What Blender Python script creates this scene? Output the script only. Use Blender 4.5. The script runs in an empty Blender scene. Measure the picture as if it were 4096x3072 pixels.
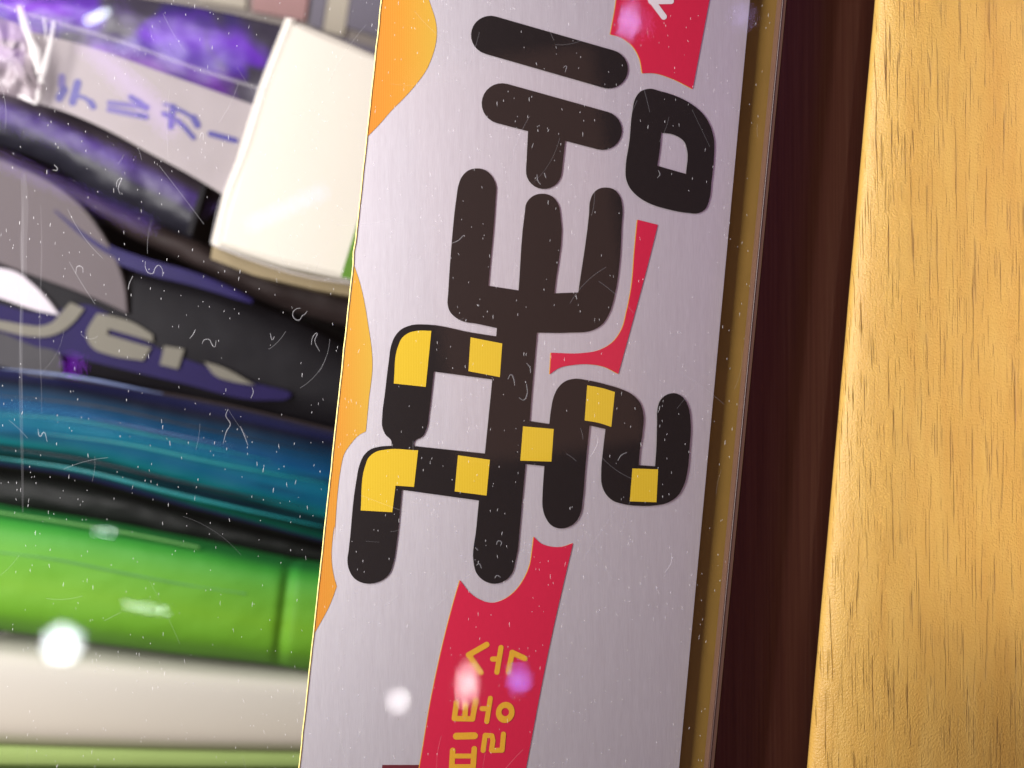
import bpy, math, random
from mathutils import Matrix, Vector, noise
from mathutils.geometry import tessellate_polygon

# ------------------------------------------------------------------ camera, world, lamps, exposure
scene = bpy.context.scene
COL = scene.collection
FLOOR = -0.095
PX = 0.00015            # metres per reference unit on the lid plane (z = 0)
W, H = 1024.0, 768.0
HFOV = math.radians(50)
D = (W * PX / 2) / math.tan(HFOV / 2)

cam = bpy.data.cameras.new('camera')
cam_o = bpy.data.objects.new('camera', cam)
COL.objects.link(cam_o)
cam_o.location = (0, 0, D)
cam.sensor_width = 36
cam.lens = 18 / math.tan(HFOV / 2)
cam.clip_start = 0.005
cam.clip_end = 20
cam.dof.use_dof = True
cam.dof.focus_distance = D + 0.002
cam.dof.aperture_fstop = 9.0
scene.camera = cam_o

scene.view_settings.view_transform = 'Standard'
scene.view_settings.look = 'None'
scene.view_settings.exposure = 0
scene.view_settings.gamma = 1

wd = bpy.data.worlds.new('World')
scene.world = wd
wd.use_nodes = True
wd.node_tree.nodes['Background'].inputs[0].default_value = (0.085, 0.056, 0.050, 1)
wd.node_tree.nodes['Background'].inputs[1].default_value = 1.0


def aim(o, target):
    z = (o.location - Vector(target)).normalized()      # lamp's long side stays along world Y
    x = Vector((0, 1, 0)).cross(z).normalized()
    y = z.cross(x)
    o.rotation_euler = Matrix((x, y, z)).transposed().to_euler()


def area(name, loc, target, size, power, color, sy=None):
    l = bpy.data.lights.new(name, 'AREA')
    l.energy = power
    l.color = color
    l.size = size
    if sy:
        l.shape = 'RECTANGLE'
        l.size_y = sy
    o = bpy.data.objects.new(name, l)
    COL.objects.link(o)
    o.location = loc
    aim(o, target)
    return o


def mirror_point(px, py, h):
    """where a lamp hangs, at height h, so that the lid mirrors it at px, py"""
    x, y = (px - W / 2) * PX, (H / 2 - py) * PX
    return (x * (1 + h / D), y * (1 + h / D), h)


def bulb(name, px, py, h, rpx, radiance, color):
    l = bpy.data.lights.new(name, 'POINT')
    r = rpx * PX * (1 + h / D)
    l.shadow_soft_size = r
    l.energy = 4 * math.pi ** 2 * r * r * radiance
    l.color = color
    o = bpy.data.objects.new(name, l)
    COL.objects.link(o)
    o.location = mirror_point(px, py, h)
    return o


def tube_lamp(name, px, py, h, lpx, wpx, ang, radiance, color):
    k = PX * (1 + h / D)
    l = bpy.data.lights.new(name, 'AREA')
    l.shape = 'RECTANGLE'
    l.size, l.size_y = lpx * k, wpx * k
    l.energy = radiance * math.pi * l.size * l.size_y
    l.color = color
    o = bpy.data.objects.new(name, l)
    COL.objects.link(o)
    o.location = mirror_point(px, py, h)
    o.rotation_euler = (0, 0, math.radians(ang))
    return o


area('case_lamp', (-0.152, 0.050, 0.074), (0.0, 0.005, 0.0), 0.05, 1.1, (1.0, 0.96, 0.955), 0.25)
area('violet_lamp', (0.22, 0.12, 0.14), (0.02, 0.01, 0), 0.08, 0.10, (0.62, 0.30, 1.0))
wl = area('warm_lamp', (0.082, 0.040, 0.24), (0.079, 0.012, 0), 0.034, 0.0105, (1.0, 0.84, 0.55), 0.13)
wl.data.spread = math.radians(10)
wl.rotation_euler = (math.radians(-3), 0, math.radians(-5))

tube_lamp('brown_reflection_light', 525, 255, 0.5, 190, 400, 8, 0.55, (1.0, 0.50, 0.36))  # light added to give the lid a brown reflection over the letters
for q in ((130, 85, 130, 20, -45, 2.0, (0.5, 0.26, 1.0)), (287, 208, 84, 8, 25, 2.6, (0.55, 0.32, 1.0)), (75, 193, 170, 10, -24, 1.7, (0.36, 0.2, 1.0)),
          (60, 138, 150, 9, -18, 1.7, (0.36, 0.18, 1.0)), (40, 9, 60, 14, -10, 2.4, (0.6, 0.14, 0.9)), (150, 36, 90, 10, -40, 1.5, (0.4, 0.18, 1.0)), (120, 430, 220, 6, -12, 1.0, (0.1, 0.5, 0.7))):
    tube_lamp('sheen_streak_light', q[0], q[1], 0.35, q[2], q[3], q[4], q[5] * 3.2, q[6])  # added lights, mirrored by the lid as violet and teal sheen streaks
bulb('ceiling_lamp', 62, 644, 0.5, 17, 60, (0.90, 0.96, 1.0))
bulb('ceiling_lamp', 398, 701, 0.7, 6, 60, (1.0, 0.95, 0.95))
tube_lamp('glint_light', 467, 684, 0.6, 8, 32, -4, 60, (1.0, 0.78, 0.80))
tube_lamp('glint_light', 519, 679, 0.6, 8, 17, 4, 60, (0.14, 0.24, 1.0))
tube_lamp('glint_light', 629, 21, 0.6, 4, 26, -6, 95, (0.36, 0.42, 1.0))
tube_lamp('glint_light', 642, 23, 0.6, 8, 18, -6, 7, (0.55, 0.25, 0.9))
bulb('violet_bulb', 743, 16, 0.6, 8, 8, (0.5, 0.40, 1.0))
tube_lamp('glint_light', 98, 16, 0.18, 24, 2, 28, 190, (0.75, 0.88, 1.0))  # light added for the white highlight on the film packet
tube_lamp('glint_light', 129, 48, 0.5, 10, 5, -10, 14, (0.75, 0.7, 1.0))
bulb('violet_bulb', 74, 365, 0.5, 7, 14, (0.42, 0.04, 1.0))
tube_lamp('glint_light', 146, 608, 0.18, 44, 2.2, -8, 50, (0.9, 1.0, 0.92))  # light added for the highlight bar on the green case
tube_lamp('glint_light', 104, 532, 0.18, 20, 2, -5, 55, (0.85, 0.95, 1.0))  # added light, stands in for the glint on the case rim

# ------------------------------------------------------------------ helpers


OFF = 0.0        # the goods lie deeper than the lid by this much


def P(x, y, z):
    z += OFF
    s = (D - z) / D * PX
    return Vector(((x - W / 2) * s, (H / 2 - y) * s, z))


F = 0.180832


def conv(ox, oy, f):
    def c(*pts):
        r = []
        for p in pts:
            q = (ox + p[0] * f, oy + p[1] * f)
            r.append(q + tuple(p[2:]))
        return r
    return c


z1 = conv(0, 0, F)
z2 = conv(0, 250, F)
z3 = conv(0, 468, F)
z4 = conv(350, 0, F)
z5 = conv(325, 250, F)
z6 = conv(300, 468, F)
zk = conv(37.5, 65, 0.10172)      # handwriting
zs = conv(435, 625, 0.086207)     # small letters
zc = conv(0, 0, 0.090416)         # film corner


def smooth(pts, sub=7, closed=True):
    n = len(pts)
    V = [Vector((p[0], p[1])) for p in pts]
    corner = [len(p) > 2 for p in pts]
    if not closed:
        corner[0] = corner[-1] = True
    out = []

    def tan(i, incoming):
        a, b, c = V[(i - 1) % n], V[i], V[(i + 1) % n]
        u0, u1 = b - a, c - b
        l0, l1 = max(u0.length, 1e-6), max(u1.length, 1e-6)
        if corner[i]:
            return (u0 / l0) if incoming else (u1 / l1)
        d = u0 / l0 * l1 + u1 / l1 * l0
        return d.normalized() if d.length > 1e-9 else u1 / l1
    rng = range(n) if closed else range(n - 1)
    for i in rng:
        j = (i + 1) % n
        p, q = V[i], V[j]
        L = (q - p).length
        m0, m1 = tan(i, False) * L, tan(j, True) * L
        for k in range(sub):
            t = k / sub
            t2, t3 = t * t, t * t * t
            v = (2 * t3 - 3 * t2 + 1) * p + (t3 - 2 * t2 + t) * m0 + (-2 * t3 + 3 * t2) * q + (t3 - t2) * m1
            out.append((v.x, v.y))
    if not closed:
        out.append((V[-1].x, V[-1].y))
    return out


def capsule(a, b, r, n=14, ra=None):
    a, b = Vector(a), Vector(b)
    ra = r if ra is None else ra
    d = b - a
    t = math.atan2(d.y, d.x)
    out = []
    for i in range(n + 1):
        w = t - math.pi / 2 + math.pi * i / n
        out.append((b.x + r * math.cos(w), b.y + r * math.sin(w)))
    for i in range(n + 1):
        w = t + math.pi / 2 + math.pi * i / n
        out.append((a.x + ra * math.cos(w), a.y + ra * math.sin(w)))
    return out


def mesh_obj(name, verts, faces, mat, parent=None, smooth_sh=False, uvs=None):
    me = bpy.data.meshes.new(name)
    me.from_pydata([tuple(v) for v in verts], [], faces)
    if mat:
        me.materials.append(mat)
    if smooth_sh:
        me.polygons.foreach_set('use_smooth', [True] * len(me.polygons))
    if uvs:
        ul = me.uv_layers.new(name='UVMap')
        for lp in me.loops:
            ul.data[lp.index].uv = uvs[lp.vertex_index]
    me.update()
    o = bpy.data.objects.new(name, me)
    COL.objects.link(o)
    if parent:
        o.parent = parent
    return o


def tag(o, label=None, cat=None, group=None, kind=None):
    if label:
        o['label'] = label
    if cat:
        o['category'] = cat
    if group:
        o['group'] = group
    if kind:
        o['kind'] = kind
    return o


def thing(name, label, cat, group=None):
    o = bpy.data.objects.new(name, None)
    o.empty_display_size = 0.01
    COL.objects.link(o)
    return tag(o, label, cat, group)


def flat(name, loops, z, mat, parent=None):
    """flat printed shape; loops = [outline, hole, ...]"""
    if loops and isinstance(loops[0][0], (int, float)):
        loops = [loops]
    polys = [[P(p[0], p[1], z) for p in l] for l in loops]
    allv = [v for l in polys for v in l]
    tris = tessellate_polygon(polys)
    faces = []
    for t in tris:
        a, b, c = (allv[i] for i in t)
        faces.append(t if (b - a).cross(c - a).z > 0 else (t[0], t[2], t[1]))
    return mesh_obj(name, allv, faces, mat, parent)


def union_flat(name, polys, z, mat, parent=None, dz=4e-6):
    """several overlapping pieces of one printed sign joined, each a hair above the last"""
    V, Fc = [], []
    for i, l in enumerate(polys):
        loops = l if isinstance(l[0][0], (list, tuple)) else [l]
        pl = [[P(p[0], p[1], z + i * dz) for p in q] for q in loops]
        allv = [v for q in pl for v in q]
        b0 = len(V)
        for t in tessellate_polygon(pl):
            a, b, c = (allv[k] for k in t)
            t = t if (b - a).cross(c - a).z > 0 else (t[0], t[2], t[1])
            Fc.append(tuple(b0 + k for k in t))
        V += allv
    return mesh_obj(name, V, Fc, mat, parent)


def slab(name, outline, ztop, zbot, mat, parent=None, bev=0.0):
    """solid plate with vertical sides (bevelled top edge)"""
    n = len(outline)
    cx = sum(p[0] for p in outline) / n
    cy = sum(p[1] for p in outline) / n
    top = [P(p[0], p[1], ztop) for p in outline]
    if bev:
        c = P(cx, cy, ztop)
        rim = [Vector((v.x, v.y, v.z - bev)) for v in top]
        ins = []
        for i in range(n):
            a, b, d = top[i - 1], top[i], top[(i + 1) % n]
            e1 = (b - a).normalized()
            e2 = (d - b).normalized()
            nn = Vector((e1.y + e2.y, -(e1.x + e2.x), 0))
            nn = nn.normalized() if nn.length > 1e-9 else (b - c).normalized()
            if nn.dot(b - c) < 0:
                nn = -nn
            ins.append(b - nn * bev)
        rings = [ins, [i * .3 + r * .7 + Vector((0, 0, bev * .38)) for i, r in zip(ins, rim)], rim]
    else:
        rings = [top]
    bot = [Vector((v.x, v.y, zbot + (OFF if zbot > FLOOR else 0))) for v in top]
    rings.append(bot)
    V = [v for r in rings for v in r]
    faces = []
    area2 = sum(top[i].x * top[(i + 1) % n].y - top[(i + 1) % n].x * top[i].y for i in range(n))
    ccw = area2 > 0
    for t in tessellate_polygon([rings[0]]):
        a, b, c = (V[k] for k in t)
        faces.append(t if (b - a).cross(c - a).z > 0 else (t[0], t[2], t[1]))
    for k in range(len(rings) - 1):
        for i in range(n):
            j = (i + 1) % n
            f = (k * n + i, (k + 1) * n + i, (k + 1) * n + j, k * n + j)
            faces.append(f if ccw else f[::-1])
    return mesh_obj(name, V, faces, mat, parent)


def resample(c, n):
    c = smooth(c, 8, closed=False)
    L = [0]
    for i in range(1, len(c)):
        L.append(L[-1] + math.hypot(c[i][0] - c[i - 1][0], c[i][1] - c[i - 1][1]))
    out = []
    k = 0
    for i in range(n):
        s = L[-1] * i / (n - 1)
        while k < len(L) - 2 and L[k + 1] < s:
            k += 1
        t = (s - L[k]) / max(L[k + 1] - L[k], 1e-9)
        out.append((c[k][0] + (c[k + 1][0] - c[k][0]) * t, c[k][1] + (c[k + 1][1] - c[k][1]) * t))
    return out


def band(name, top, bot, z, bulge, mat, parent=None, n=60, m=20, pw=2.6, wr=0.0, wf=200, zbot=-0.095, seed=0, groove=None):
    """a bulging body whose upper outline runs between two curves, with sides going down"""
    A, B = resample(top, n), resample(bot, n)
    V, UV, faces = [], [], []
    for j in range(-1, m + 2):
        v = min(max(j / m, 0), 1)
        for i in range(n):
            u = i / (n - 1)
            x = A[i][0] + (B[i][0] - A[i][0]) * v
            y = A[i][1] + (B[i][1] - A[i][1]) * v
            zz = z - bulge * abs(2 * v - 1) ** pw
            p0 = P(x, y, zz)
            if groove:
                zz -= groove[3] * math.exp(-((u - groove[0] - groove[1] * v) / groove[2]) ** 2)
            if wr:
                zz += wr * noise.fractal(Vector((p0.x * wf, p0.y * wf * 1.6, seed)), 0.9, 2.0, 4)
            p = P(x, y, zz)
            if j in (-1, m + 1):
                p = Vector((p.x, p.y, zbot))
            V.append(p)
            UV.append((u, v))
    for j in range(m + 2):
        for i in range(n - 1):
            a = j * n + i
            faces.append((a, a + n, a + n + 1, a + 1))
    return mesh_obj(name, V, faces, mat, parent, True, UV)


def ribbon(pts, w, z, closed=False, dome=0.0):
    """verts, faces of a stroke of width w (taper with list) with a low ridge"""
    V, Fc = [], []
    n = len(pts)
    for i in range(n):
        a = Vector(pts[max(i - 1, 0)])
        b = Vector(pts[min(i + 1, n - 1)])
        d = (b - a)
        d = d.normalized() if d.length > 1e-9 else Vector((1, 0))
        nn = Vector((-d.y, d.x))
        ww = w[i] if isinstance(w, list) else w
        p = Vector(pts[i])
        l, r = p + nn * ww / 2, p - nn * ww / 2
        V += [P(l.x, l.y, z), P(p.x, p.y, z + dome), P(r.x, r.y, z)]
    for i in range(n - 1):
        a = i * 3
        Fc += [(a, a + 1, a + 4, a + 3), (a + 1, a + 2, a + 5, a + 4)]
    return V, Fc


# ------------------------------------------------------------------ materials


def S(r, g, b):
    f = lambda c: (c / 255 / 12.92) if c / 255 <= .04045 else ((c / 255 + .055) / 1.055) ** 2.4
    return (f(r), f(g), f(b), 1)


class M:
    def __init__(s, name, color=(.5, .5, .5, 1), rough=.5, spec=.5, metal=0.0):
        s.m = bpy.data.materials.new(name)
        s.m.use_nodes = True
        s.t = s.m.node_tree
        s.b = s.t.nodes['Principled BSDF']
        s.out = s.t.nodes['Material Output']
        s.b.inputs['Base Color'].default_value = color
        s.b.inputs['Roughness'].default_value = rough
        s.b.inputs['Specular IOR Level'].default_value = spec
        s.b.inputs['Metallic'].default_value = metal

    def n(s, typ, **kw):
        nd = s.t.nodes.new(typ)
        for k, v in kw.items():
            setattr(nd, k, v)
        return nd

    def link(s, a, b):
        s.t.links.new(a, b)

    def coord(s, scale=(1, 1, 1), rot=(0, 0, 0), kind='Object'):
        tc = s.n('ShaderNodeTexCoord')
        mp = s.n('ShaderNodeMapping')
        mp.inputs['Scale'].default_value = scale
        mp.inputs['Rotation'].default_value = rot
        s.link(tc.outputs[kind], mp.inputs['Vector'])
        return mp.outputs['Vector']

    def noise(s, vec, scale=1.0, detail=3, rough=.55, dist=0.0):
        nd = s.n('ShaderNodeTexNoise')
        nd.inputs['Scale'].default_value = scale
        nd.inputs['Detail'].default_value = detail
        nd.inputs['Roughness'].default_value = rough
        nd.inputs['Distortion'].default_value = dist
        s.link(vec, nd.inputs['Vector'])
        return nd.outputs['Fac']

    def ramp(s, fac, stops, interp='LINEAR'):
        r = s.n('ShaderNodeValToRGB')
        r.color_ramp.interpolation = interp
        e = r.color_ramp.elements
        while len(e) < len(stops):
            e.new(.5)
        for el, (p, c) in zip(e, stops):
            el.position = p
            el.color = c if len(c) == 4 else tuple(c) + (1,)
        s.link(fac, r.inputs['Fac'])
        return r.outputs['Color']

    def mix(s, fac, a, b, mode='MIX'):
        mx = s.n('ShaderNodeMix', data_type='RGBA', blend_type=mode)
        if isinstance(fac, float):
            mx.inputs[0].default_value = fac
        else:
            s.link(fac, mx.inputs[0])
        for sock, v in ((mx.inputs[6], a), (mx.inputs[7], b)):
            if isinstance(v, tuple):
                sock.default_value = v
            else:
                s.link(v, sock)
        return mx.outputs[2]

    def math(s, op, a, b=None):
        nd = s.n('ShaderNodeMath', operation=op)
        for i, v in enumerate((a, b)):
            if v is None:
                continue
            if isinstance(v, (int, float)):
                nd.inputs[i].default_value = v
            else:
                s.link(v, nd.inputs[i])
        return nd.outputs[0]

    def bump(s, h, dist=0.0001, strength=.5):
        b = s.n('ShaderNodeBump')
        b.inputs['Distance'].default_value = dist
        b.inputs['Strength'].default_value = strength
        s.link(h, b.inputs['Height'])
        s.link(b.outputs['Normal'], s.b.inputs['Normal'])

    def color(s, c):
        s.link(c, s.b.inputs['Base Color'])


def mottled(name, color, rough=.5, amt=.12, scale=900, spec=.5):
    m = M(name, color, rough, spec)
    f = m.noise(m.coord((1, .35, 1)), scale, 3)
    m.color(m.mix(f, tuple(c * (1 - amt) for c in color[:3]) + (1,), tuple(min(1, c * (1 + amt)) for c in color[:3]) + (1,)))
    return m.m


def make_brushed():
    m = M('brushed_silver_foil', S(205, 201, 205), .5, .5, 0.84)
    fine = m.noise(m.coord((9000, 420, 1)), 1, 2)
    mid = m.noise(m.coord((1600, 110, 1)), 1, 3)
    c = m.ramp(fine, [(.3, S(234, 231, 236)), (.7, S(244, 241, 246))])
    c = m.mix(m.ramp(mid, [(.35, (0, 0, 0)), (.75, (.25, .25, .25))]), c, S(212, 204, 210))
    m.color(c)
    m.bump(fine, .00002, .25)
    return m.m


def make_orange():
    m = M('orange_print', S(240, 170, 70), .4)
    ob = m.n('ShaderNodeTexCoord')
    sep = m.n('ShaderNodeSeparateXYZ')
    m.link(ob.outputs['Generated'], sep.inputs[0])
    base = m.ramp(sep.outputs[0], [(0, S(206, 126, 36)), (.45, S(208, 140, 40)), (1, S(206, 166, 56))])
    w = m.n('ShaderNodeTexWave')
    w.inputs['Scale'].default_value = 1.0
    m.link(m.coord((1150, 260, 1)), w.inputs['Vector'])
    w.inputs['Distortion'].default_value = .3
    m.color(m.mix(m.ramp(w.outputs['Fac'], [(.3, (0, 0, 0)), (.7, (.22, .22, .22))]), base, S(222, 180, 84)))
    return m.m


def make_yellow():
    m = M('yellow_print', S(226, 190, 40), .4)
    w = m.n('ShaderNodeTexWave')
    w.inputs['Scale'].default_value = 1.0
    m.link(m.coord((1250, 200, 1)), w.inputs['Vector'])
    m.color(m.mix(w.outputs['Fac'], S(212, 176, 30), S(222, 190, 52)))
    return m.m


def make_wood():
    m = M('light_oak_laminate', S(220, 170, 90), .42, .4)
    tone = m.noise(m.coord((260, 45, 1)), 1, 4)
    fig = m.noise(m.coord((900, 30, 1)), 1, 3, .6, .4)
    base = m.ramp(tone, [(.2, S(189, 146, 68)), (.5, S(196, 157, 78)), (.8, S(204, 168, 90))])
    base = m.mix(m.ramp(fig, [(.4, (0, 0, 0)), (.8, (.2, .2, .2))]), base, S(176, 124, 54))
    pore = m.noise(m.coord((3200, 74, 1), (0, 0, math.radians(.6))), 1, 3, .45, .3)
    dens = m.noise(m.coord((420, 130, 1)), 1, 2)
    th = m.ramp(pore, [(.62, (0, 0, 0)), (.70, (.7, .7, .7)), (.80, (1, 1, 1))])
    de = m.ramp(dens, [(.30, (.15, .15, .15)), (.62, (.9, .9, .9))])
    pm = m.mix(1.0, th, de, 'MULTIPLY')
    pore2 = m.noise(m.coord((5200, 140, 1), (0, 0, math.radians(.3))), 1, 2, .5, .3)
    pm2 = m.ramp(pore2, [(.63, (0, 0, 0)), (.78, (.35, .35, .35))])
    pm = m.mix(1.0, pm, pm2, 'LIGHTEN')
    m.color(m.mix(pm, base, S(146, 98, 44)))
    grain = m.noise(m.coord((4200, 3000, 1)), 1, 2)
    h = m.math('ADD', m.math('MULTIPLY', pm, -1.0), m.math('MULTIPLY', grain, .2))
    m.bump(h, .0006, 1.0)
    return m.m


def make_dark_wood():
    m = M('dark_walnut_laminate', S(52, 34, 30), .5, .25)
    a = m.noise(m.coord((2100, 30, 1)), 1, 3)
    m.color(m.ramp(a, [(.3, S(86, 48, 45)), (.5, S(94, 55, 49)), (.7, S(102, 65, 57))]))
    m.bump(a, .00008, .3)
    return m.m


def make_acrylic():
    m = M('clear_acrylic')
    t = m.t
    t.nodes.remove(m.b)
    tr = m.n('ShaderNodeBsdfTransparent')
    tr.inputs[0].default_value = (.985, .985, .98, 1)
    gl = m.n('ShaderNodeBsdfGlossy')
    gl.inputs['Roughness'].default_value = .03
    lw = m.n('ShaderNodeLayerWeight')
    lw.inputs['Blend'].default_value = .5
    f = m.math('ADD', m.math('MULTIPLY', m.math('POWER', lw.outputs['Facing'], 5.0), .9), .042)
    mx = m.n('ShaderNodeMixShader')
    m.link(f, mx.inputs[0])
    m.link(tr.outputs[0], mx.inputs[1])
    m.link(gl.outputs[0], mx.inputs[2])
    m.link(mx.outputs[0], m.out.inputs[0])
    return m.m


def make_sheer(name, color, opac, rough=.25, spec=.6, wrinkle=None):
    """thin translucent film: mostly see-through, a milky share and a glossy share"""
    m = M(name, color, rough, spec)
    tr = m.n('ShaderNodeBsdfTransparent')
    mx = m.n('ShaderNodeMixShader')
    mx.inputs[0].default_value = opac
    m.link(tr.outputs[0], mx.inputs[1])
    m.link(m.b.outputs[0], mx.inputs[2])
    m.link(mx.outputs[0], m.out.inputs[0])
    if wrinkle:
        f = m.noise(m.coord(wrinkle), 1, 3)
        m.bump(f, .0006, .8)
    return m.m


def make_uvbands(name, stops, rough=.3, spec=.5, dist=.06, streak=(3, 26), patch=None, bump=0.0, across=0.0):
    """colours set in bands across the body (v), wavering along it"""
    m = M(name, (.2, .2, .2, 1), rough, spec)
    tc = m.n('ShaderNodeTexCoord')
    sep = m.n('ShaderNodeSeparateXYZ')
    m.link(tc.outputs['UV'], sep.inputs[0])
    mp = m.n('ShaderNodeMapping')
    mp.inputs['Scale'].default_value = (streak[0], streak[1], 1)
    m.link(tc.outputs['UV'], mp.inputs['Vector'])
    nz = m.noise(mp.outputs['Vector'], 1, 3)
    v = m.math('ADD', sep.outputs[1], m.math('MULTIPLY', m.math('SUBTRACT', nz, .5), dist))
    if across:
        v = m.math('ADD', v, m.math('MULTIPLY', m.math('SUBTRACT', sep.outputs[0], .5), across))
    c = m.ramp(v, stops)
    if patch:
        mp2 = m.n('ShaderNodeMapping')
        mp2.inputs['Scale'].default_value = (patch[0], patch[1], 1)
        m.link(tc.outputs['UV'], mp2.inputs['Vector'])
        pf = m.noise(mp2.outputs['Vector'], 1, 2, .5, .6)
        c = m.mix(m.ramp(pf, [(patch[2], (0, 0, 0)), (patch[3], (1, 1, 1))]), c, patch[4])
    m.color(c)
    if bump:
        m.bump(nz, bump, .7)
    return m.m


MAT = {
    'silver': make_brushed(), 'orange': make_orange(), 'yellow': make_yellow(), 'wood': make_wood(),
    'dark_wood': make_dark_wood(), 'acrylic': make_acrylic(),
    'black': mottled('black_print', S(24, 18, 18), .42, .15, 1500, .4),
    'red': mottled('red_print', S(196, 30, 64), .5, .05, 2500, .3),
    'dark_red': mottled('dark_red_print', S(96, 24, 34), .5, .05),
    'gold': mottled('gold_print', S(214, 160, 40), .45, .1, 4000),
    'pale': mottled('pale_print', S(214, 205, 208), .45, .04),
    'edge_lit': mottled('lit_cut_foil_edge', S(255, 236, 150), .3, .03),  # lit glow of the cut edge put into its colour
    'lip': mottled('olive_brown_ledge', S(142, 112, 46), .5, .14, 500),
    'edge': mottled('rosy_acrylic_edge', S(98, 72, 60), 0.35, 0.1, 700, 0.5),
    'edge_line': mottled('edge_line', S(78, 50, 44), .4, .1, 700),
    'tray': mottled('charcoal_tray', S(40, 38, 40), .6, .2, 300),
    'paper': mottled('paper_card', S(140, 133, 133), 0.6, 0.05, 250, 0.12),
    'ink': mottled('violet_ink', S(18, 4, 104), 0.5, 0.2, 3000, 0.5),
    'ink_faint': mottled('faint_violet_ink', S(80, 70, 124), .6, .15, 3000),
    'white_card': mottled('white_card', S(190, 185, 173), 0.6, 0.03, 150, 0.5),
    'cream_shaded': mottled('shaded_cream_side', S(120, 106, 74), .6, .08, 200),
    'grey_print': mottled('grey_mauve_print', S(84, 77, 79), 0.6, 0.06, 200, 0.12),
    'white_print': mottled('white_print', S(170, 164, 170), 0.6, 0.03, 200, 0.12),
    'logo': mottled('grey_beige_lettering', S(98, 95, 86), 0.6, 0.06, 300, 0.12),
    'violet_print': mottled('deep_violet_print', S(20, 11, 58), 0.6, 0.15, 300, 0.12),
    'grey_patch': mottled('grey_patch', S(54, 53, 56), 0.6, 0.12, 200, 0.12),
    'black_cloth': mottled('black_vinyl', S(15, 14, 18), 0.6, 0.3, 140, 0.12),
    'sheen_violet': mottled('violet_reflection', S(24, 16, 66), 0.5, 0.25, 260, 0.15),  # colour of a painted violet reflection
    'brown_tube': mottled('brown_mauve_vinyl', S(40, 32, 31), 0.6, 0.25, 260, 0.12),
    'pink_panel': mottled('dusty_pink_print', S(143, 107, 103), .6, .06, 200),
    'beige_panel': mottled('beige_print', S(158, 151, 133), .6, .06, 200),
    'slate_panel': mottled('slate_print', S(91, 87, 99), .5, .08, 200),
    'taupe': mottled('taupe_board', S(116, 109, 101), .6, .08, 200),
    'leaf_green': mottled('leaf_green_card', S(81, 119, 41), 0.6, 0.15, 600, 0.12),
    'green_seam': mottled('green_seam', S(78, 128, 66), 0.6, 0.1, 300, 0.12),
    'green_dark': mottled('green_fold', S(34, 84, 24), 0.6, 0.1, 300, 0.12),
    'lime_stripe': mottled('lime_stripe', S(132, 152, 88), 0.65, 0.06, 200, 0.12),
    'moss_stripe': mottled('moss_stripe', S(74, 96, 40), .5, .06, 200),
    'dust': make_sheer('lint', (.85, .85, .85, 1), .29, .6),
    'scratch': make_sheer('scratch_white', (.8, .8, .82, 1), .15, .5),
    'hair': make_sheer('fine_scratch', (.7, .7, .72, 1), .08, .5),
    'light_streak': make_sheer('light_streak_haze', (.8, .8, .82, 1), .022, .5),  # pale haze for the painted lamp streak
    'milky_film': make_sheer('crumpled_film', (.36, .30, .33, 1), .6, .34, wrinkle=(160, 60, 60)),
    'fold': make_sheer('fold_highlight', (.80, .78, .76, 1), .38, .35),
    'clear_film': make_sheer('cellophane', (.36, .30, .5, 1), .035, .35, .2, wrinkle=(90, 150, 80)),
    'film_edge': make_sheer('cellophane_edge', (.8, .78, .82, 1), .30, .2),
}
MAT['purple'] = make_uvbands('holographic_violet', [(0, S(44, 34, 84)), (.3, S(84, 40, 150)), (.5, S(60, 34, 120)), (.75, S(104, 44, 150)), (1, S(50, 34, 110))],
                             .4, .3, .8, (4, 2), (3.4, 1.2, .48, .56, S(52, 48, 60)), .0003)
MAT['violet_side'] = make_uvbands('violet_grey_side', [(0, S(62, 56, 60)), (.22, S(54, 47, 54)), (.36, S(54, 38, 92)), (.52, S(50, 37, 80)),
                                  (.62, S(29, 29, 39)), (1, S(21, 21, 29))], .42, .25, .10, (2, 5), None, .0002)
MAT['blue'] = make_uvbands('glossy_blue_wrap', [(0, S(38, 38, 56)), (.05, S(21, 24, 56)), (.13, S(7, 10, 24)), (.26, S(1, 44, 71)), (.38, S(0, 54, 90)),
                           (.50, S(0, 78, 98)), (.62, S(0, 64, 90)), (.73, S(0, 78, 82)), (.78, S(3, 17, 21)), (.83, S(3, 52, 56)), (.87, S(2, 23, 23)), (.92, S(3, 70, 56)), (.955, S(24, 16, 59)), (.99, S(17, 19, 14))],
                           .5, .06, .12, (1.6, 22), (1.2, 7, .54, .72, S(4, 21, 38)), .0001, across=-.02)
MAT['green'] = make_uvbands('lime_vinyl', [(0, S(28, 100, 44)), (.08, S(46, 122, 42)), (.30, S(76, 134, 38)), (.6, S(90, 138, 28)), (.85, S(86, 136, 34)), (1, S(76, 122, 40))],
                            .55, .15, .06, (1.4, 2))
MAT['cream'] = make_uvbands('cream_board', [(0, S(166, 164, 152)), (.25, S(174, 170, 160)), (.85, S(166, 159, 146)), (.97, S(156, 158, 124)), (1, S(140, 156, 96))], .65, .12, .06, (2, 2))

# ------------------------------------------------------------------ setting: tray under the lid
fl = slab('tray_floor', [(-220, -180), (1240, -180), (1240, 950), (-220, 950)], FLOOR, FLOOR - .004, MAT['tray'])
tag(fl, kind='structure')

# ------------------------------------------------------------------ wooden parts at the right


def line(x0, x1):      # an edge that leans like the frame; x at y=0 and at y=768
    return lambda y: x0 + (x1 - x0) * y / 768.0


e_sheetL, e_sheetR = line(382, 299.5), line(750, 679)
e_acrR0, e_acrR1 = line(781.5, 708), line(786.3, 713.5)
e_wood = line(875, 807)
Y0, Y1 = -90, 860

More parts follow.
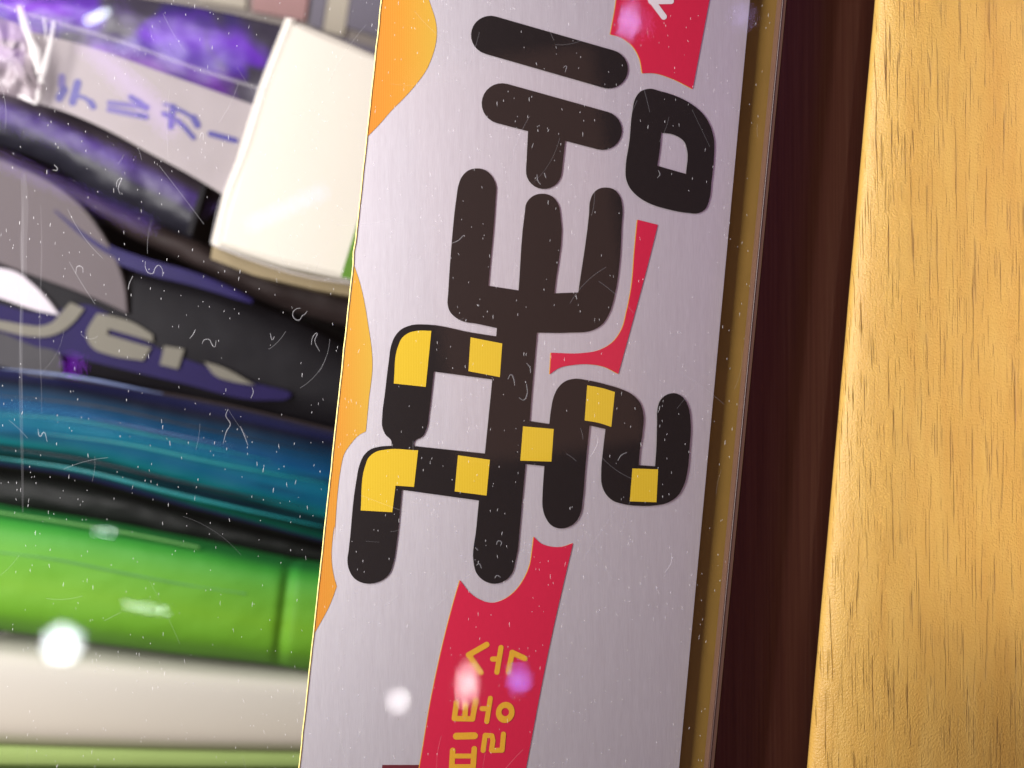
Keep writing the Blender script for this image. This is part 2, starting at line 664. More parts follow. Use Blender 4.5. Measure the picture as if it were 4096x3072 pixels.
ledge = slab('inner_ledge', [(line(690, 610)(Y0), Y0), (e_acrR1(Y0), Y0), (e_acrR1(Y1), Y1), (line(690, 610)(Y1), Y1)], -.0045, FLOOR, MAT['lip'])
tag(ledge, 'olive brown wooden ledge seen through the clear sheet beside the silver strip', 'ledge')
dk = slab('dark_strip', [(e_acrR1(Y0) + .6, Y0), (920, Y0), (860, Y1), (e_acrR1(Y1) + .6, Y1)], -.0095, FLOOR, MAT['dark_wood'])
tag(dk, 'dark brown wooden strip recessed between the clear sheet and the light oak board', 'strip')

# light oak board, with a rolled left edge
n = 24
V, Fc, UV = [], [], []
prof = [(0, -.0095), (0, -.0042), (.8, -.0032), (3, -.0024), (8, -.0018), (22, -.0006), (60, .0012), (100, .0024), (140, .0031), (200, .0036), (330, .0040)]
for j in range(n + 1):
    y = Y0 + (Y1 - Y0) * j / n
    for dx, z in prof:
        x = e_wood(y) + dx + (.35 * noise.noise(Vector((0, y * .03, 3))) if dx < 5 else 0)
        V.append(P(x, y, z))
k = len(prof)
for j in range(n):
    for i in range(k - 1):
        a = j * k + i
        Fc.append((a, a + k, a + k + 1, a + 1))
wb = mesh_obj('oak_board', V, Fc, MAT['wood'], None, True)
tag(wb, 'light oak board with fine dark vertical pores beside the dark strip', 'board')

# ------------------------------------------------------------------ clear lid with its wear and a painted lamp streak
lid = thing('clear_sheet', 'scratched dusty clear acrylic sheet lying over the goods and the silver strip', 'acrylic sheet')
slab('pane', [(-200, -170), (e_acrR0(-170), -170), (e_acrR0(930), 930), (-200, 930)], 0, -.003, MAT['acrylic'], lid)
slab('polished_edge', [(e_acrR0(Y0), Y0), (e_acrR1(Y0), Y0), (e_acrR1(Y1), Y1), (e_acrR0(Y1), Y1)], .0001, -.0031, MAT['edge'], lid)
Ve, Fe = ribbon([(e_acrR0(y) + 1.5, y) for y in (Y0, 300, Y1)], .8, .00013, dome=.00004)
mesh_obj('edge_groove', Ve, Fe, MAT['edge_line'], lid)

random.seed(11)
V, Fc = [], []


def fleck(x, y, w, h, a, z=.00003):
    c, s = math.cos(a), math.sin(a)
    k = random.choice((4, 5, 6))
    b0 = len(V)
    for i in range(k):
        t = 2 * math.pi * (i + random.uniform(-.25, .25)) / k
        dx, dy = w / 2 * math.cos(t), h / 2 * math.sin(t)
        V.append(P(x + dx * c - dy * s, y + dx * s + dy * c, z))
    V.append(P(x, y, z + .00006))
    for i in range(k):
        Fc.append((b0 + (i + 1) % k, b0 + i, b0 + k))


def inside_lid(x, y):
    return x < e_acrR0(y) - 2


cnt = 0
while cnt < 1500:
    x, y = random.uniform(0, 770), random.uniform(0, 768)
    if not inside_lid(x, y):
        continue
    d = noise.noise(Vector((x * .008, y * .008, 1.7))) * .5 + .5
    if random.random() > .35 + .65 * d:
        continue
    big = random.random()
    h = random.uniform(1.2, 3.2) if big < .86 else random.uniform(3.2, 6.0)
    fleck(x, y, random.uniform(.5, 1.15), h, random.gauss(0, .14))
    cnt += 1
ds = mesh_obj('dust', V, Fc, MAT['dust'], lid)
ds['kind'] = 'stuff'

curls = [z2((805, 62), (806, 100), (825, 128), (845, 130), (860, 100), (878, 85), (895, 100), (900, 145)),
         z2((1700, 338), (1690, 352), (1672, 365), (1655, 388), (1630, 380), (1620, 350), (1640, 326), (1662, 322)),
         z2((1118, 520), (1130, 498), (1158, 496), (1172, 520), (1185, 536), (1196, 500)),
         z2((1235, 1070), (1255, 1000), (1275, 965), (1250, 915), (1262, 880)),
         z2((1330, 975), (1350, 1020), (1372, 1080)),
         z2((1722, 525), (1732, 480), (1752, 460), (1742, 500), (1768, 560)),
         z2((735, 145), (715, 190), (710, 220)),
         z2((1395, 760), (1402, 785), (1388, 820)),
         z2((1495, 460), (1510, 495), (1518, 478)),
         z2((210, 990), (225, 1030), (240, 1010), (262, 1060)),
         z2((1050, 490), (1070, 465), (1082, 440)),
         z2((420, 130), (432, 90), (455, 95), (460, 125)),
         z1((300, 910), (318, 940), (290, 940)), z1((645, 1035), (650, 1000), (668, 985), (655, 1045), (665, 1075)),
         z1((1105, 765), (1118, 735), (1125, 775)), z1((1490, 1170), (500, 1170))[:1] + z1((1500, 1190)),
         z5((1465, 1150), (1490, 1110), (1508, 1070), (1508, 1035)),
         z5((1620, 1165), (1640, 1135), (1670, 1120)),
         z5((1012, 715), (1030, 690), (1045, 715), (1050, 750)),
         z5((1115, 740), (1118, 800), (1100, 830), (1072, 815)),
         z5((1115, 625), (1135, 650), (1138, 680)),
         z4((565, 1345), (600, 1330), (630, 1300)), z4((1035, 965), (1040, 1000), (1055, 1020)), z4((1075, 955), (1085, 985)),
         z4((1180, 375), (1195, 365), (1190, 400)), z4((1705, 940), (1715, 965), (1700, 985)),
         z6((2055, 470), (2055, 520), (2018, 580)), z6((970, 440), (985, 455)), z6((1088, 425), (1095, 405), (1115, 410), (1110, 430)),
         z6((975, 540), (990, 530), (1005, 555)), z6((1078, 610), (1090, 595), (1110, 605))]
for c in curls:
    if len(c) < 2:
        continue
    s = smooth(c, 5, closed=False)
    n = len(s)
    Vc, Fcc = ribbon(s, [random.uniform(.8, 1.3) * (.55 + .45 * math.sin(math.pi * (i + .5) / n)) * 1.2 for i in range(n)], .00004, dome=.00005)
    mesh_obj('scratch', Vc, Fcc, MAT['scratch'], lid)

V2, F2 = [], []
random.seed(5)
for i in range(90):
    x, y = random.uniform(0, 760), random.uniform(0, 768)
    L = random.uniform(10, 75)
    a = random.gauss(math.pi / 2, .5) if random.random() < .7 else random.uniform(0, math.pi)
    cv = random.gauss(0, .5)
    pts = []
    for k in range(9):
        pts.append((x, y))
        x += math.cos(a) * L / 8
        y += math.sin(a) * L / 8
        a += cv / 8
    if max(p[0] - e_acrR0(p[1]) for p in pts) > -3:
        continue
    Vr, Fr = ribbon(pts, random.uniform(.35, .8), .00005, dome=.00002)
    b0 = len(V2)
    V2 += Vr
    F2 += [tuple(b0 + k for k in f) for f in Fr]
hs = mesh_obj('fine_scratches', V2, F2, MAT['hair'], lid)
hs['kind'] = 'stuff'
for xx, ya, yb, w in ((120, -400, 1450, 22), (118, -100, 900, 10), (225, -250, 900, 9), (135, -420, 300, 40)):
    pts = z2(*[(xx + 6 * math.sin(i), ya + (yb - ya) * i / 8) for i in range(9)])
    Vr, Fr = ribbon(pts, [w * F * (.3 + .7 * math.sin(math.pi * (i + .5) / 9)) for i in range(9)], .00006 + xx * 1e-7 + w * 2e-7, dome=.00001)
    mesh_obj('light_streak', Vr, Fr, MAT['light_streak'], lid)  # a lamp's reflected streak painted as faint pale ribbons

# ------------------------------------------------------------------ silver printed strip
ZS = -.0034
strip = thing('silver_strip', 'brushed silver label strip printed with bold black letters, yellow blocks and a red banner', 'label strip')
edgeL = [(382.2, -.0), (368, 136), (354.5, 253), (331.9, 468), (313.5, 636), (299.5, 768)]


def jag(y):
    return .5 * noise.noise(Vector((y * .05, 0, 9))) + (2.0 if 247 < y < 254 else 0) * -.5


lp = [(line(382.2, 299.5)(Y0), Y0)] + [(e_sheetL(y) + jag(y), y) for y in range(0, 780, 12)] + [(e_sheetL(Y1), Y1)]
outl = lp + [(e_sheetR(Y1), Y1), (e_sheetR(Y0), Y0)]
slab('foil_sheet', outl, ZS, ZS - .0006, MAT['silver'], strip)
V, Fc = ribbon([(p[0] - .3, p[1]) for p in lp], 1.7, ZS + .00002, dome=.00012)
mesh_obj('foil_edge', V, Fc, MAT['edge_lit'], strip)

zp = ZS + .00004
# orange waves
o1 = [(line(382.2, 299.5)(-60), -60, 1), (424, -60, 1)] + z4((430, -20), (452, 45), (472, 110), (480, 180), (474, 240), (455, 310), (420, 390), (370, 460), (300, 540), (230, 610), (160, 690)) + z4((100, 752, 1))
flat('orange_wave', smooth(o1), zp, MAT['orange'], strip)
o2 = z5((163, 90, 1), (195, 190), (236, 400), (262, 640), (243, 820), (226, 1003, 1), (190, 1022), (140, 1075), (105, 1130), (88, 1200), (52, 1590)) + \
    z6((192, 330), (174, 470), (180, 560), (190, 610), (203, 655, 1), (172, 740), (76, 922, 1))
o2 = o2 + [(e_sheetL(y) + .8, y, 1) for y in (560, 480, 400, 330)]
flat('orange_wave', smooth(o2), zp, MAT['orange'], strip)

# red banner with its thin gold outline
zr = zp + .00004
b1 = z4((1482, -90, 1), (1470, 20), (1440, 190, 1), (1500, 208), (1560, 252), (1600, 320), (1617, 405, 1), (1680, 405), (1780, 435), (1895, 492, 1), (2005, -90, 1))
b2 = z5((1665, -305, 1), (1740, -290, 1), (1780, -275, 1), (1806, 0), (1700, 400), (1622, 685, 1), (1540, 645), (1460, 632), (1380, 635), (1290, 655), (1243, 687, 1),
        (1250, 568, 1), (1420, 570), (1510, 555), (1590, 510), (1640, 440), (1665, 350), (1695, 200), (1710, 0), (1680, -250))
b2 = z4((1590, 1215, 1), (1702, 1243, 1)) + z5((1806, 0), (1700, 400), (1622, 685, 1), (1540, 645), (1460, 632), (1380, 635), (1290, 655), (1243, 687, 1),
                                             (1250, 568, 1), (1420, 570), (1510, 555), (1590, 510), (1640, 440), (1668, 340), (1695, 200), (1712, 0))
b3 = z6((1293, 380, 1), (1330, 415), (1390, 435), (1450, 435), (1510, 415, 1), (1400, 890), (1250, 1659), (1205, 1900, 1), (615, 1900, 1), (660, 1659), (730, 1250), (850, 740), (885, 620, 1),
        (900, 640), (940, 690), (1000, 730), (1060, 745), (1130, 725), (1190, 680), (1240, 610), (1270, 540), (1285, 450))
for b in (b1, b2, b3):
    s = smooth(b)
    r = flat('red_banner', s, zr, MAT['red'], strip)
    flat('banner_outline', [(x - .75, y + .1) for x, y in s], zr - .00002, MAT['gold'], r)
flat('dark_red_block', z6((455, 1642), (668, 1642), (640, 1900), (440, 1900)), zr - .00003, MAT['dark_red'], strip)
zl = zr + .00003
wl = [capsule(a, b, r) for a, b, r in ((z4((1650, -22))[0], z4((1735, 92))[0], 3.1), (z4((1665, 8))[0], z4((1775, 6))[0], 2.9))]
union_flat('pale_letter', wl, zl, MAT['pale'], strip)

# big black letters
zb = zr + .00005


def cap(zf, a, b, r, ra=None):
    return capsule(zf(a)[0], zf(b)[0], r * F, ra=None if ra is None else ra * F)


flat('black_letter', cap(z4, (776, 194), (1430, 382), 107), zb, MAT['black'], strip)
union_flat('black_letter', [cap(z4, (840, 572), (1397, 722), 107, 112), cap(z4, (1092, 700), (1072, 946), 99, 106)], zb, MAT['black'], strip)
mo = smooth(z4((1545, 780), (1562, 610), (1577, 545), (1605, 507), (1650, 491), (1720, 505), (1800, 530), (1880, 570), (1945, 622), (1990, 690), (2013, 770), (2014, 850), (2000, 1000), (1985, 1110), (1966, 1155), (1925, 1179), (1870, 1177), (1750, 1155), (1650, 1122), (1590, 1085), (1545, 1035), (1525, 980), (1524, 930)))
mi = smooth(z4((1722, 733, 1), (1790, 745), (1850, 787), (1864, 830), (1858, 962, 1), (1700, 917, 1), (1714, 820)))
flat('black_letter', [mo, mi], zb, MAT['black'], strip)
# comb shaped letter: three prongs on a rounded base
eo = [q for q in z4((590, 1080), (598, 1030), (620, 975), (655, 942), (702, 931), (750, 942), (785, 975), (808, 1035), (806, 1080), (765, 1580, 1), (932, 1606, 1), (966, 1180), (975, 1125), (1010, 1085), (1066, 1071), (1120, 1088), (1152, 1130), (1163, 1180), (1130, 1622, 1), (1262, 1617, 1))] + \
     z4((1322, 1180), (1328, 1110), (1345, 1070), (1378, 1043), (1415, 1037), (1460, 1048), (1492, 1085), (1506, 1140), (1502, 1250)) + \
     z5((1630, 60), (1604, 240), (1568, 358), (1532, 412), (1484, 442), (1350, 457), (1172, 457, 1), (1160, 600, 1), (985, 600, 1), (952, 432, 1), (830, 406), (765, 395), (718, 370), (690, 340), (678, 300), (681, 240), (697, 0))
stem = z5((952, 425), (1173, 430), (1142, 800), (1130, 960), (1075, 1190), (1108, 1195), (1064, 1659))
stem_o = z5((952, 415, 1), (1174, 430, 1), (1142, 800, 1), (1131, 960, 1), (1108, 1195, 1), (1066, 1659, 1)) + z6((1190, 520), (1176, 575), (1135, 622), (1078, 640), (1020, 625), (975, 580), (960, 525), (975, 330)) + \
    z5((851, 1385, 1), (884, 1124, 1), (925, 715, 1))
arms = z5((990, 482, 1), (950, 478, 1), (820, 458), (560, 412), (480, 415), (420, 440), (385, 480), (365, 530), (353, 610), (330, 800), (316, 920), (317, 980), (335, 1022), (366, 1055), (368, 1083, 1), (305, 1087), (250, 1103), (213, 1138), (190, 1190), (172, 1280), (131, 1659)) + \
    z6((262, 510), (270, 560), (300, 610), (345, 635), (390, 640), (440, 628), (490, 590), (518, 515)) + \
    z5((393, 1640), (425, 1326, 1), (900, 1392, 1), (960, 1140, 1), (886, 1126, 1), (490, 1084, 1), (492, 1062), (540, 1030), (563, 980), (575, 900), (602, 672, 1), (1000, 726, 1))
rieul = z5((1060, 935, 1), (1131, 946, 1), (1240, 962, 1), (1250, 880), (1265, 810), (1290, 760), (1330, 725), (1380, 712), (1450, 720), (1560, 745), (1640, 770), (1700, 800), (1742, 845), (1761, 910), (1756, 1010), (1740, 1120), (1735, 1190, 1), (1825, 1196, 1), (1832, 1100), (1836, 950), (1838, 880), (1855, 830), (1890, 800), (1935, 792), (1980, 815), (2010, 870), (2022, 950), (2016, 1100), (2005, 1220), (1985, 1300), (1950, 1360), (1900, 1395), (1820, 1413), (1740, 1415), (1650, 1405), (1590, 1385), (1550, 1345), (1530, 1295), (1527, 1230), (1538, 1100), (1551, 990, 1), (1463, 970, 1), (1440, 1200), (1425, 1380), (1415, 1450), (1390, 1500), (1350, 1530), (1300, 1540), (1255, 1525), (1220, 1480), (1203, 1420), (1203, 1350), (1213, 1195, 1), (1040, 1176, 1))
flat('black_letter', smooth(eo, 5), zb, MAT['black'], strip)
union_flat('black_letter', [smooth(stem_o, 5), smooth(arms, 5)], zb + .00001, MAT['black'], strip, 8e-6)
flat('black_letter', smooth(rieul, 5), zb + .00003, MAT['black'], strip)

zy = zb + .00006
for q in (z5((405, 530), (425, 488), (460, 460), (510, 447), (588, 447, 1), (557, 757, 1), (380, 738, 1)),
          z5((805, 483, 1), (980, 517, 1), (967, 703, 1), (793, 670, 1)),
          z5((1450, 748, 1), (1530, 763), (1603, 785, 1), (1583, 978, 1), (1510, 955), (1436, 943, 1)),
          z5((1095, 975, 1), (1265, 990, 1), (1252, 1170, 1), (1080, 1165, 1)),
          z5((515, 1108, 1), (492, 1310, 1), (390, 1303, 1), (372, 1450, 1), (197, 1440, 1), (222, 1195), (240, 1150), (280, 1117), (335, 1104)),
          z5((735, 1135, 1), (912, 1160, 1), (893, 1358, 1), (717, 1335, 1)),
          z5((1700, 1208, 1), (1842, 1213, 1), (1833, 1395, 1), (1685, 1390, 1))):
    flat('yellow_block', smooth(q), zy, MAT['yellow'], strip)

# small gold letters on the banner, one per character
f2 = 0.086207


def sm(strokes):
    out = []
    for st in strokes:
        r = st[0] * f2
        pts = [zs(p)[0] for p in st[1:]]
        for a, b in zip(pts, pts[1:]):
            out.append(capsule(a, b, r, 8))
    return out


ring = [zs((815 + 103 * math.cos(t) + 14 * math.cos(t + .9) * .6, 1014 + 122 * math.sin(t)))[0] for t in [i * math.pi / 16 for i in range(32)]]
ringi = [zs((815 + 44 * math.cos(t), 1010 + 48 * math.sin(t)))[0] for t in [i * math.pi / 16 for i in range(32)]]
chars = [sm([(33, (600, 228), (390, 348), (532, 550)), (30, (766, 262), (718, 548)), (30, (668, 395), (725, 395)), (33, (895, 320), (1040, 388)), (31, (895, 325), (850, 548))]),
         sm([(31, (248, 905), (224, 1085), (435, 1090), (472, 875)), (31, (355, 930), (345, 1085)), (29, (642, 850), (600, 1120)), (29, (545, 970), (620, 972))]) + [[ring, ringi]],
         sm([(40, (248, 1290), (458, 1285)), (29, (558, 1455), (582, 1280), (660, 1285), (672, 1340), (655, 1455), (778, 1452), (794, 1265))]),
         sm([(32, (205, 1455), (188, 1750)), (32, (456, 1435), (435, 1750)), (28, (205, 1520), (440, 1520)), (30, (195, 1645), (440, 1645))])]
for c in chars:
    union_flat('gold_letter', c, zl, MAT['gold'], strip, 3e-6)

# ------------------------------------------------------------------ goods under the lid
OFF = -0.030
# printed carton far back at the top
car = thing('printed_carton', 'taupe carton with pink, beige and slate panels behind the white box', 'carton')
slab('carton_body', [(130, -60), (420, -60), (420, 75), (290, 40), (140, 6)], -.046, FLOOR, MAT['taupe'], car)
for q, mk in (([(250, -50), (316, -50), (305, 21), (252, 11)], 'pink_panel'), ([(316, -50), (334, -50), (322, 30), (309, 25)], 'slate_panel'),
              ([(335, -50), (356, -50), (344, 36), (323, 31)], 'beige_panel'), ([(357, -50), (410, -50), (410, 46), (346, 27)], 'slate_panel'),
              ([(160, -50), (246, -50), (246, 9), (200, 1)], 'beige_panel'), ([(300, 26), (410, 58), (410, 70), (300, 40)], 'slate_panel')):
    slab('printed_panel', q, -.0452, -.046, MAT[mk], car)

# film packet with handwritten card
pk = thing('film_packet', 'clear film packet with violet foil inside and a card handwritten in violet ink', 'packet')
band('violet_filling', z1((-120, -130), (300, -90), (780, -10), (1200, 60), (1600, 150)), z1((-160, 320), (250, 380), (700, 520), (1100, 680), (1420, 820)), -.0205, .003, MAT['purple'], pk,
     n=80, m=40, wr=.0012, wf=40, seed=4)
band('packet_side', z1((-140, 420), (230, 540), (600, 690), (850, 820), (1270, 1060)), z1((-140, 770), (250, 900), (600, 1120), (820, 1215), (1050, 1320)), -.0205, .004, MAT['violet_side'], pk, wr=.0006, wf=120, seed=2)
slab('end_bar', z1((1125, 985), (1148, 1000), (1060, 1300), (1030, 1290)), -.0182, -.03, MAT['black_cloth'], pk)
card = slab('card', smooth(z1((150, 170, 1), (500, 262), (900, 402), (1400, 580, 1), (1310, 860), (1240, 1080, 1), (1040, 960), (835, 850), (600, 722), (380, 625), (120, 545, 1))), -.0150, -.0156, MAT['paper'], pk)
hand = [('ink_faint', [(60, (240, 118), (236, 200), (262, 240))]), ('ink', [(68, (262, 245), (215, 325))]), ('ink', [(66, (395, 175), (345, 365)), (34, (400, 305), (470, 325), (520, 370)), (56, (520, 365), (548, 408))]),
        ('ink_faint', [(46, (705, 372), (1080, 415)), (52, (705, 435), (1070, 510))]), ('ink', [(46, (915, 315), (990, 360)), (54, (990, 360), (1065, 422))]), ('ink', [(40, (1000, 490), (1060, 508))]),
        ('ink', [(54, (1332, 412), (1310, 605)), (34, (1335, 415), (1450, 470), (1530, 520)), (60, (1535, 520), (1572, 590)), (44, (1240, 478), (1290, 500)), (42, (1375, 545), (1450, 615), (1535, 715))]),
        ('ink', [(48, (1700, 675), (1945, 742))]), ('ink_faint', [(30, (1245, 388), (1295, 392))])]
for i, (mk, sts) in enumerate(hand):
    out = []
    for st in sts:
        r = st[0] * .60 * 0.10172
        pts = [zk(p)[0] for p in st[1:]]
        for a, b in zip(pts, pts[1:]):
            out.append(capsule(a, b, r, 6))
    union_flat('handwritten_stroke', out, -.01496 + i * 6e-6, MAT[mk], card, 3e-6)
# cellophane over it
n, m = 60, 26
V, Fc = [], []
A = resample(z1((-120, -10), (300, 120), (700, 240), (1120, 390), (1470, 500)), n)
B = resample(z1((-120, 480), (230, 575), (600, 715), (840, 845), (1250, 1075)), n)
for j in range(m + 1):
    v = j / m
    for i in range(n):
        x = A[i][0] + (B[i][0] - A[i][0]) * v
        y = A[i][1] + (B[i][1] - A[i][1]) * v
        p0 = P(x, y, -.0125)
        V.append(P(x, y, -.0125 + .0012 * noise.fractal(Vector((p0.x * 60, p0.y * 160, 8)), .9, 2, 3)))
for j in range(m):
    for i in range(n - 1):
        a = j * n + i
        Fc.append((a, a + n, a + n + 1, a + 1))
mesh_obj('film', V, Fc, MAT['clear_film'], pk, True)
Vr, Fr = ribbon(resample(z1((-120, -10), (300, 120), (700, 240), (1120, 390), (1470, 500)), 30), 3.2, -.0112, dome=.0006)
mesh_obj('film_seam', Vr, Fr, MAT['film_edge'], pk)
# crumpled corner of the film
cr = smooth(zc((-250, 60, 1), (60, 215), (200, 270), (300, 340), (380, 640), (420, 820), (445, 960), (435, 1090), (400, 1160, 1), (190, 1080), (-250, 960, 1)), 4)
cx, cy = 10, 55
V = [P(cx, cy, -.0098)]
Fc = []
R = 7
for k in range(1, R + 1):
    for (x, y) in cr:
        X, Y = cx + (x - cx) * k / R, cy + (y - cy) * k / R
        V.append(P(X, Y, -.0100 + .0016 * noise.fractal(Vector((X * .10, Y * .05, 2)), .9, 2, 3) - .002 * (k / R) ** 4))
nn = len(cr)
for i in range(nn):
    Fc.append((0, 1 + (i + 1) % nn, 1 + i))
for k in range(R - 1):
    for i in range(nn):
        a, b = 1 + k * nn + i, 1 + k * nn + (i + 1) % nn
        Fc.append((a, b, b + nn, a + nn))
mesh_obj('crumpled_corner', V, Fc, MAT['milky_film'], pk, True)
for pts, w in ((zc((215, 60), (245, 170), (285, 300), (345, 480), (400, 690), (440, 880)), [5, 9, 8, 5, 4, 2]),
               (zc((600, 235), (585, 340), (560, 480), (510, 680), (455, 920)), [4, 5.5, 6.5, 8, 4]),
               (zc((490, 195), (505, 300), (518, 450)), [3, 3, 2]),
               (zc((300, 350), (380, 560), (440, 800), (480, 560), (540, 420))[:3], [2, 12, 6]),
               (zc((425, 990), (425, 1080), (400, 1160)), [5, 6, 3]),
               (zc((195, 1055), (280, 1085), (390, 1140)), [3, 4, 3.4])):
    k = 18
    rp = resample(pts, k)
    ww = [w[min(int(i * (len(w) - 1) / (k - 1)), len(w) - 2)] * (1 - (i * (len(w) - 1) / (k - 1)) % 1) + w[min(int(i * (len(w) - 1) / (k - 1)), len(w) - 2) + 1] * ((i * (len(w) - 1) / (k - 1)) % 1) for i in range(k)]
    Vr, Fr = ribbon(rp, ww, -.0105, dome=.0005)
    mesh_obj('fold_highlight', Vr, Fr, MAT['fold'], pk, True)  # folds of the film, their white highlights painted as pale ribbons

# white box
wbx = thing('white_box', 'plain white box lying right of the handwritten card, its right end under the silver strip', 'box')
top = z1((1600, 95), (1830, 185), (2200, 345), (2120, 1000), (1950, 1560), (1560, 1480), (1195, 1365), (1240, 1130), (1420, 560))
slab('box_top', top, -.0105, -.014, MAT['white_card'], wbx, bev=.0016)
slab('box_flap', z1((1578, 92), (1640, 105), (1215, 1370), (1165, 1345), (1230, 1080), (1300, 890), (1420, 500)), -.0122, -.0150, MAT['white_card'], wbx, bev=.0004)
slab('box_side', z1((1180, 1330), (1560, 1460), (1960, 1545), (1960, 1640), (1740, 1600), (1400, 1520), (1165, 1430)), -.0142, FLOOR, MAT['cream_shaded'], wbx)  # cream side, its tan shading put into the colour
for pts, w, zz in ((z1((1585, 92), (1440, 460), (1330, 830), (1215, 1120), (1165, 1345)), 1.6, -.0100), (z1((1610, 100), (1470, 470), (1350, 850), (1240, 1130), (1190, 1360)), 3.4, -.0102),
                   (z1((1170, 1350), (1400, 1440), (1700, 1530), (1960, 1570)), 2.4, -.0100)):
    Vr, Fr = ribbon(resample(pts, 30), w, zz, dome=.0004)
    mesh_obj('wrap_edge', Vr, Fr, MAT['film_edge'], wbx, True)
lf = slab('green_card', z1((1985, 1200), (2010, 1210), (2010, 1560), (1885, 1530), (1900, 1480)), -.0085, -.0095, MAT['leaf_green'], None)
tag(lf, 'small green card corner poking out beside the silver strip edge below the white box', 'card')

# brown mauve roll between packet and pouch
rb = band('brown_roll', z1((-140, 740), (200, 905), (600, 1110), (1040, 1310), (1240, 1390), (1700, 1540), (2060, 1620)), z1((-140, 960), (300, 1090), (700, 1300), (1000, 1440), (1400, 1640), (1750, 1760), (2060, 1840)), -.0225, .003, MAT['brown_tube'], None, wr=.0007, wf=150, seed=6)
tag(rb, 'brownish mauve padded roll below the handwritten packet', 'roll')

# black pouch with a printed emblem
po = thing('black_pouch', 'black pouch with grey lettering, white oval and violet print', 'pouch')
ptop = z2((-140, -330), (200, -300), (480, -90), (640, 0), (900, 95), (1150, 180), (1380, 280), (1650, 400), (2060, 620))
pbot = z2((-140, 640), (300, 700), (800, 790), (1200, 870), (1600, 950), (2060, 1060))
band('pouch_body', ptop, pbot, -.0210, .004, MAT['black_cloth'], po, n=80, m=30, wr=.0004, wf=45, seed=9)
zt = -.0204
Vr, Fr = ribbon(resample(z2((300, -220), (480, -70), (620, 20), (760, 75), (1100, 170), (1250, 225), (1395, 285)), 40), [4 + 11 * math.sin(math.pi * i / 39) ** .7 for i in range(40)], zt, dome=.0005)
mesh_obj('violet_reflection', Vr, Fr, MAT['sheen_violet'], po, True)  # violet reflection along the pouch, painted as a ribbon
slab('violet_print', smooth(z2((-100, 330), (200, 345), (330, 330), (470, 300), (560, 330), (700, 440), (880, 545), (1130, 640), (1400, 735), (1600, 815), (1480, 830), (1000, 735), (600, 640), (300, 570), (-100, 500))), zt - .0003, zt - .0012, MAT['violet_print'], po)
slab('grey_print', smooth(z1((-150, 860), (120, 930), (330, 1040), (450, 1140), (550, 1270), (640, 1430), (690, 1580), (706, 1735, 1), (560, 1668), (450, 1622), (200, 1532), (-150, 1400, 1))), zt + .0003, zt - .0012, MAT['grey_print'], po, bev=.0003)
slab('white_oval', smooth(z2((-150, 90), (0, 98), (90, 122), (170, 180), (255, 265), (330, 362, 1), (200, 335), (0, 268), (-150, 225))), zt + .0005, zt - .0012, MAT['white_print'], po, bev=.0002)
zg = zt + .0002
slab('grey_letter', smooth(z2((-80, 380), (0, 390), (130, 412), (230, 420), (285, 402), (335, 350), (388, 290, 1), (466, 325, 1), (400, 405), (340, 450), (265, 477), (170, 478), (0, 442), (-80, 425))), zg, zt - .0012, MAT['logo'], po)
slab('grey_letter', smooth(z2((538, 350, 1), (620, 366), (740, 405), (842, 468, 1), (846, 508, 1), (720, 470), (600, 436, 1), (590, 466, 1), (700, 500), (836, 540, 1), (790, 612, 1), (600, 578), (520, 546), (484, 500), (480, 450), (500, 408))), zg, zt - .0012, MAT['logo'], po)
slab('grey_letter', smooth(z2((908, 530, 1), (1018, 548, 1), (984, 658, 1), (884, 634, 1))), zg, zt - .0012, MAT['logo'], po)
slab('grey_letter', smooth(z2((1128, 618, 1), (1210, 642), (1410, 748, 1), (1280, 726), (1190, 694))), zg, zt - .0012, MAT['logo'], po)
slab('grey_patch', smooth(z2((-100, 485), (200, 535), (325, 575), (340, 680), (0, 640), (-100, 625))), zg - .0004, zt - .0012, MAT['grey_patch'], po)

Vr, Fr = ribbon(resample(z2((300, 700), (900, 792), (1300, 868), (1600, 938), (1900, 1010)), 40), 2.6, -.0188, dome=.0005)
mesh_obj('seam', Vr, Fr, MAT['brown_tube'], po, True)
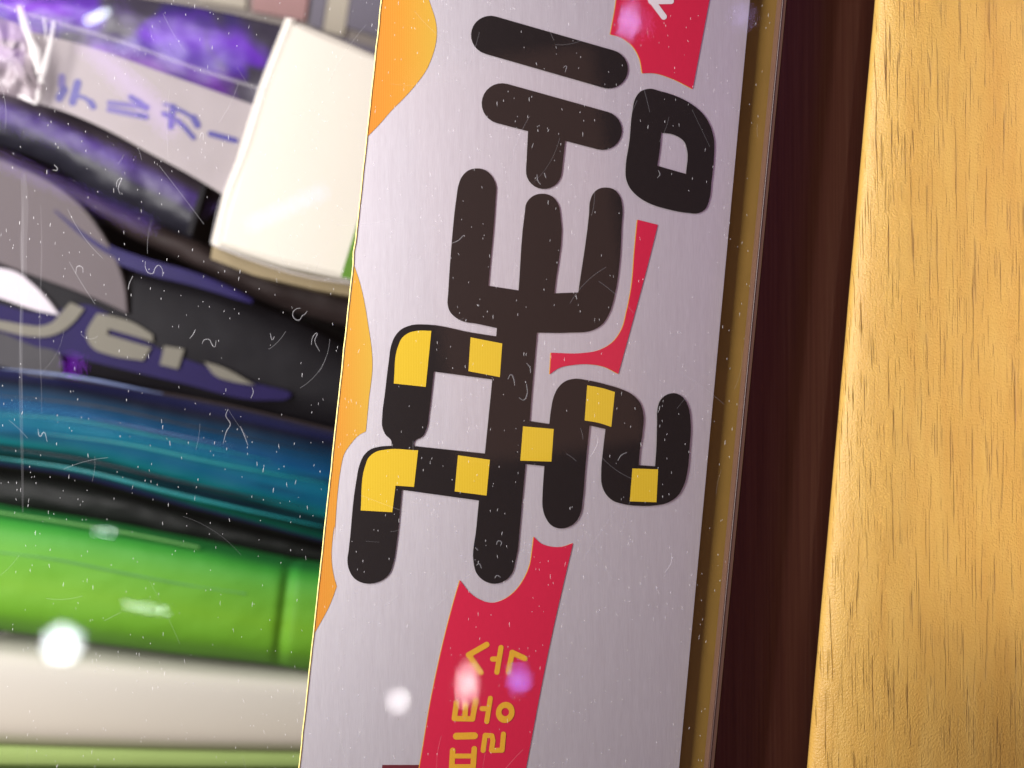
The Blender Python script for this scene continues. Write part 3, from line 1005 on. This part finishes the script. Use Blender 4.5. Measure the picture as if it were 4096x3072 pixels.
# blue wrapper pack
bl = band('blue_wrapper', z2((-140, 640), (300, 690), (900, 790), (1450, 905), (1900, 1010), (2060, 1050)), z2((-140, 1190), (400, 1270), (1000, 1430), (1500, 1560), (2060, 1690)), -.0175, .004, MAT['blue'], None, n=90, m=40, wr=.0008, wf=30, seed=13)
tag(bl, 'glossy blue and teal wrapped pack lying between the black pouch and the green case', 'pack')
MAT['teal_gloss_crease'] = mottled('teal_gloss_crease', S(6, 104, 108), .4, .3, 300, .3)
MAT['navy_gloss_crease'] = mottled('navy_gloss_crease', S(6, 14, 26), .4, .3, 300, .3)
MAT['pale_gloss_crease'] = mottled('pale_blue_gloss_crease', S(70, 84, 120), .4, .3, 300, .3)
for pts, w, mk in ((((0, 655), (400, 700), (900, 795)), 3.4, 'pale_gloss_crease'), (((-80, 800), (500, 860), (1100, 985), (1800, 1130)), 2.2, 'navy_gloss_crease'),
                   (((-80, 905), (400, 940), (900, 1040), (1500, 1165)), 2.0, 'teal_gloss_crease'), (((200, 1010), (700, 1075), (1200, 1180), (1800, 1290)), 3.0, 'teal_gloss_crease'),
                   (((-80, 1085), (400, 1150), (900, 1260), (1750, 1440)), 2.2, 'navy_gloss_crease'), (((-80, 1140), (400, 1210), (1000, 1355), (1780, 1530)), 3.6, 'teal_gloss_crease'),
                   (((500, 930), (900, 1010), (1300, 1090)), 1.6, 'pale_gloss_crease')):
    c = z2(*pts)
    Vr, Fr = ribbon(resample(c, 40), [w * (.25 + .75 * math.sin(math.pi * (i + .5) / 40)) for i in range(40)], -.0166, dome=.0003)
    mesh_obj('gloss_crease', Vr, Fr, MAT[mk], bl, True)  # bright and dark gloss lines of the wrap, painted as ribbons
ol = band('dark_gap_filler', z2((-140, 1180), (400, 1260), (1000, 1420), (1500, 1555), (2060, 1690)), z3((-140, 230), (500, 320), (1100, 435), (1570, 520), (2060, 590)), -.026, .003, mottled('dark_olive_gap', S(16, 20, 18), .55, .3, 160, .15), None, wr=.0006, wf=120, seed=3)  # added strip, the gap's darkness is put into its colour
tag(ol, 'dark olive pad painted for the dark gap above the green case', 'filler')

# green case
gc = thing('green_case', 'lime green vinyl case with rounded edge and dark end fold', 'case')
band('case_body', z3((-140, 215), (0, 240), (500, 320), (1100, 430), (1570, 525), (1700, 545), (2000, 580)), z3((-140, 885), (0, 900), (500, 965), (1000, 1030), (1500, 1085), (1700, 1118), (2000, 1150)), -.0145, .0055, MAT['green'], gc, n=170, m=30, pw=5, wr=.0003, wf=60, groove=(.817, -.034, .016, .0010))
Vr, Fr = ribbon(resample(z3((-100, 455), (300, 505), (700, 585), (1050, 650), (1360, 695)), 40), 2.6, -.0146, dome=.0004)
mesh_obj('seam', Vr, Fr, MAT['green_seam'], gc, True)
Vr, Fr = ribbon(resample(z3((-100, 232), (350, 300), (700, 360), (1100, 440)), 40), 3.0, -.0176, dome=.0006)
mesh_obj('rim', Vr, Fr, MAT['green_seam'], gc, True)

# cream box at the bottom
cb = thing('cream_box', 'cream box with pale lime stripe along its lower side at the bottom left', 'box')
band('box_top', z3((-140, 985), (0, 995), (500, 1048), (1000, 1100), (1700, 1160), (2000, 1180)), z3((-140, 1530), (0, 1535), (900, 1560), (2000, 1580)), -.0150, .0028, MAT['cream'], cb, pw=7.0)
band('lime_stripe', z3((-140, 1528), (0, 1533), (900, 1558), (2000, 1578)), z3((-140, 1640), (900, 1650), (2000, 1655)), -.0174, .0004, MAT['lime_stripe'], cb, pw=2)
band('moss_stripe', z3((-140, 1638), (900, 1648), (2000, 1653)), z3((-140, 1900), (900, 1900), (2000, 1900)), -.0200, .002, MAT['moss_stripe'], cb, pw=2)
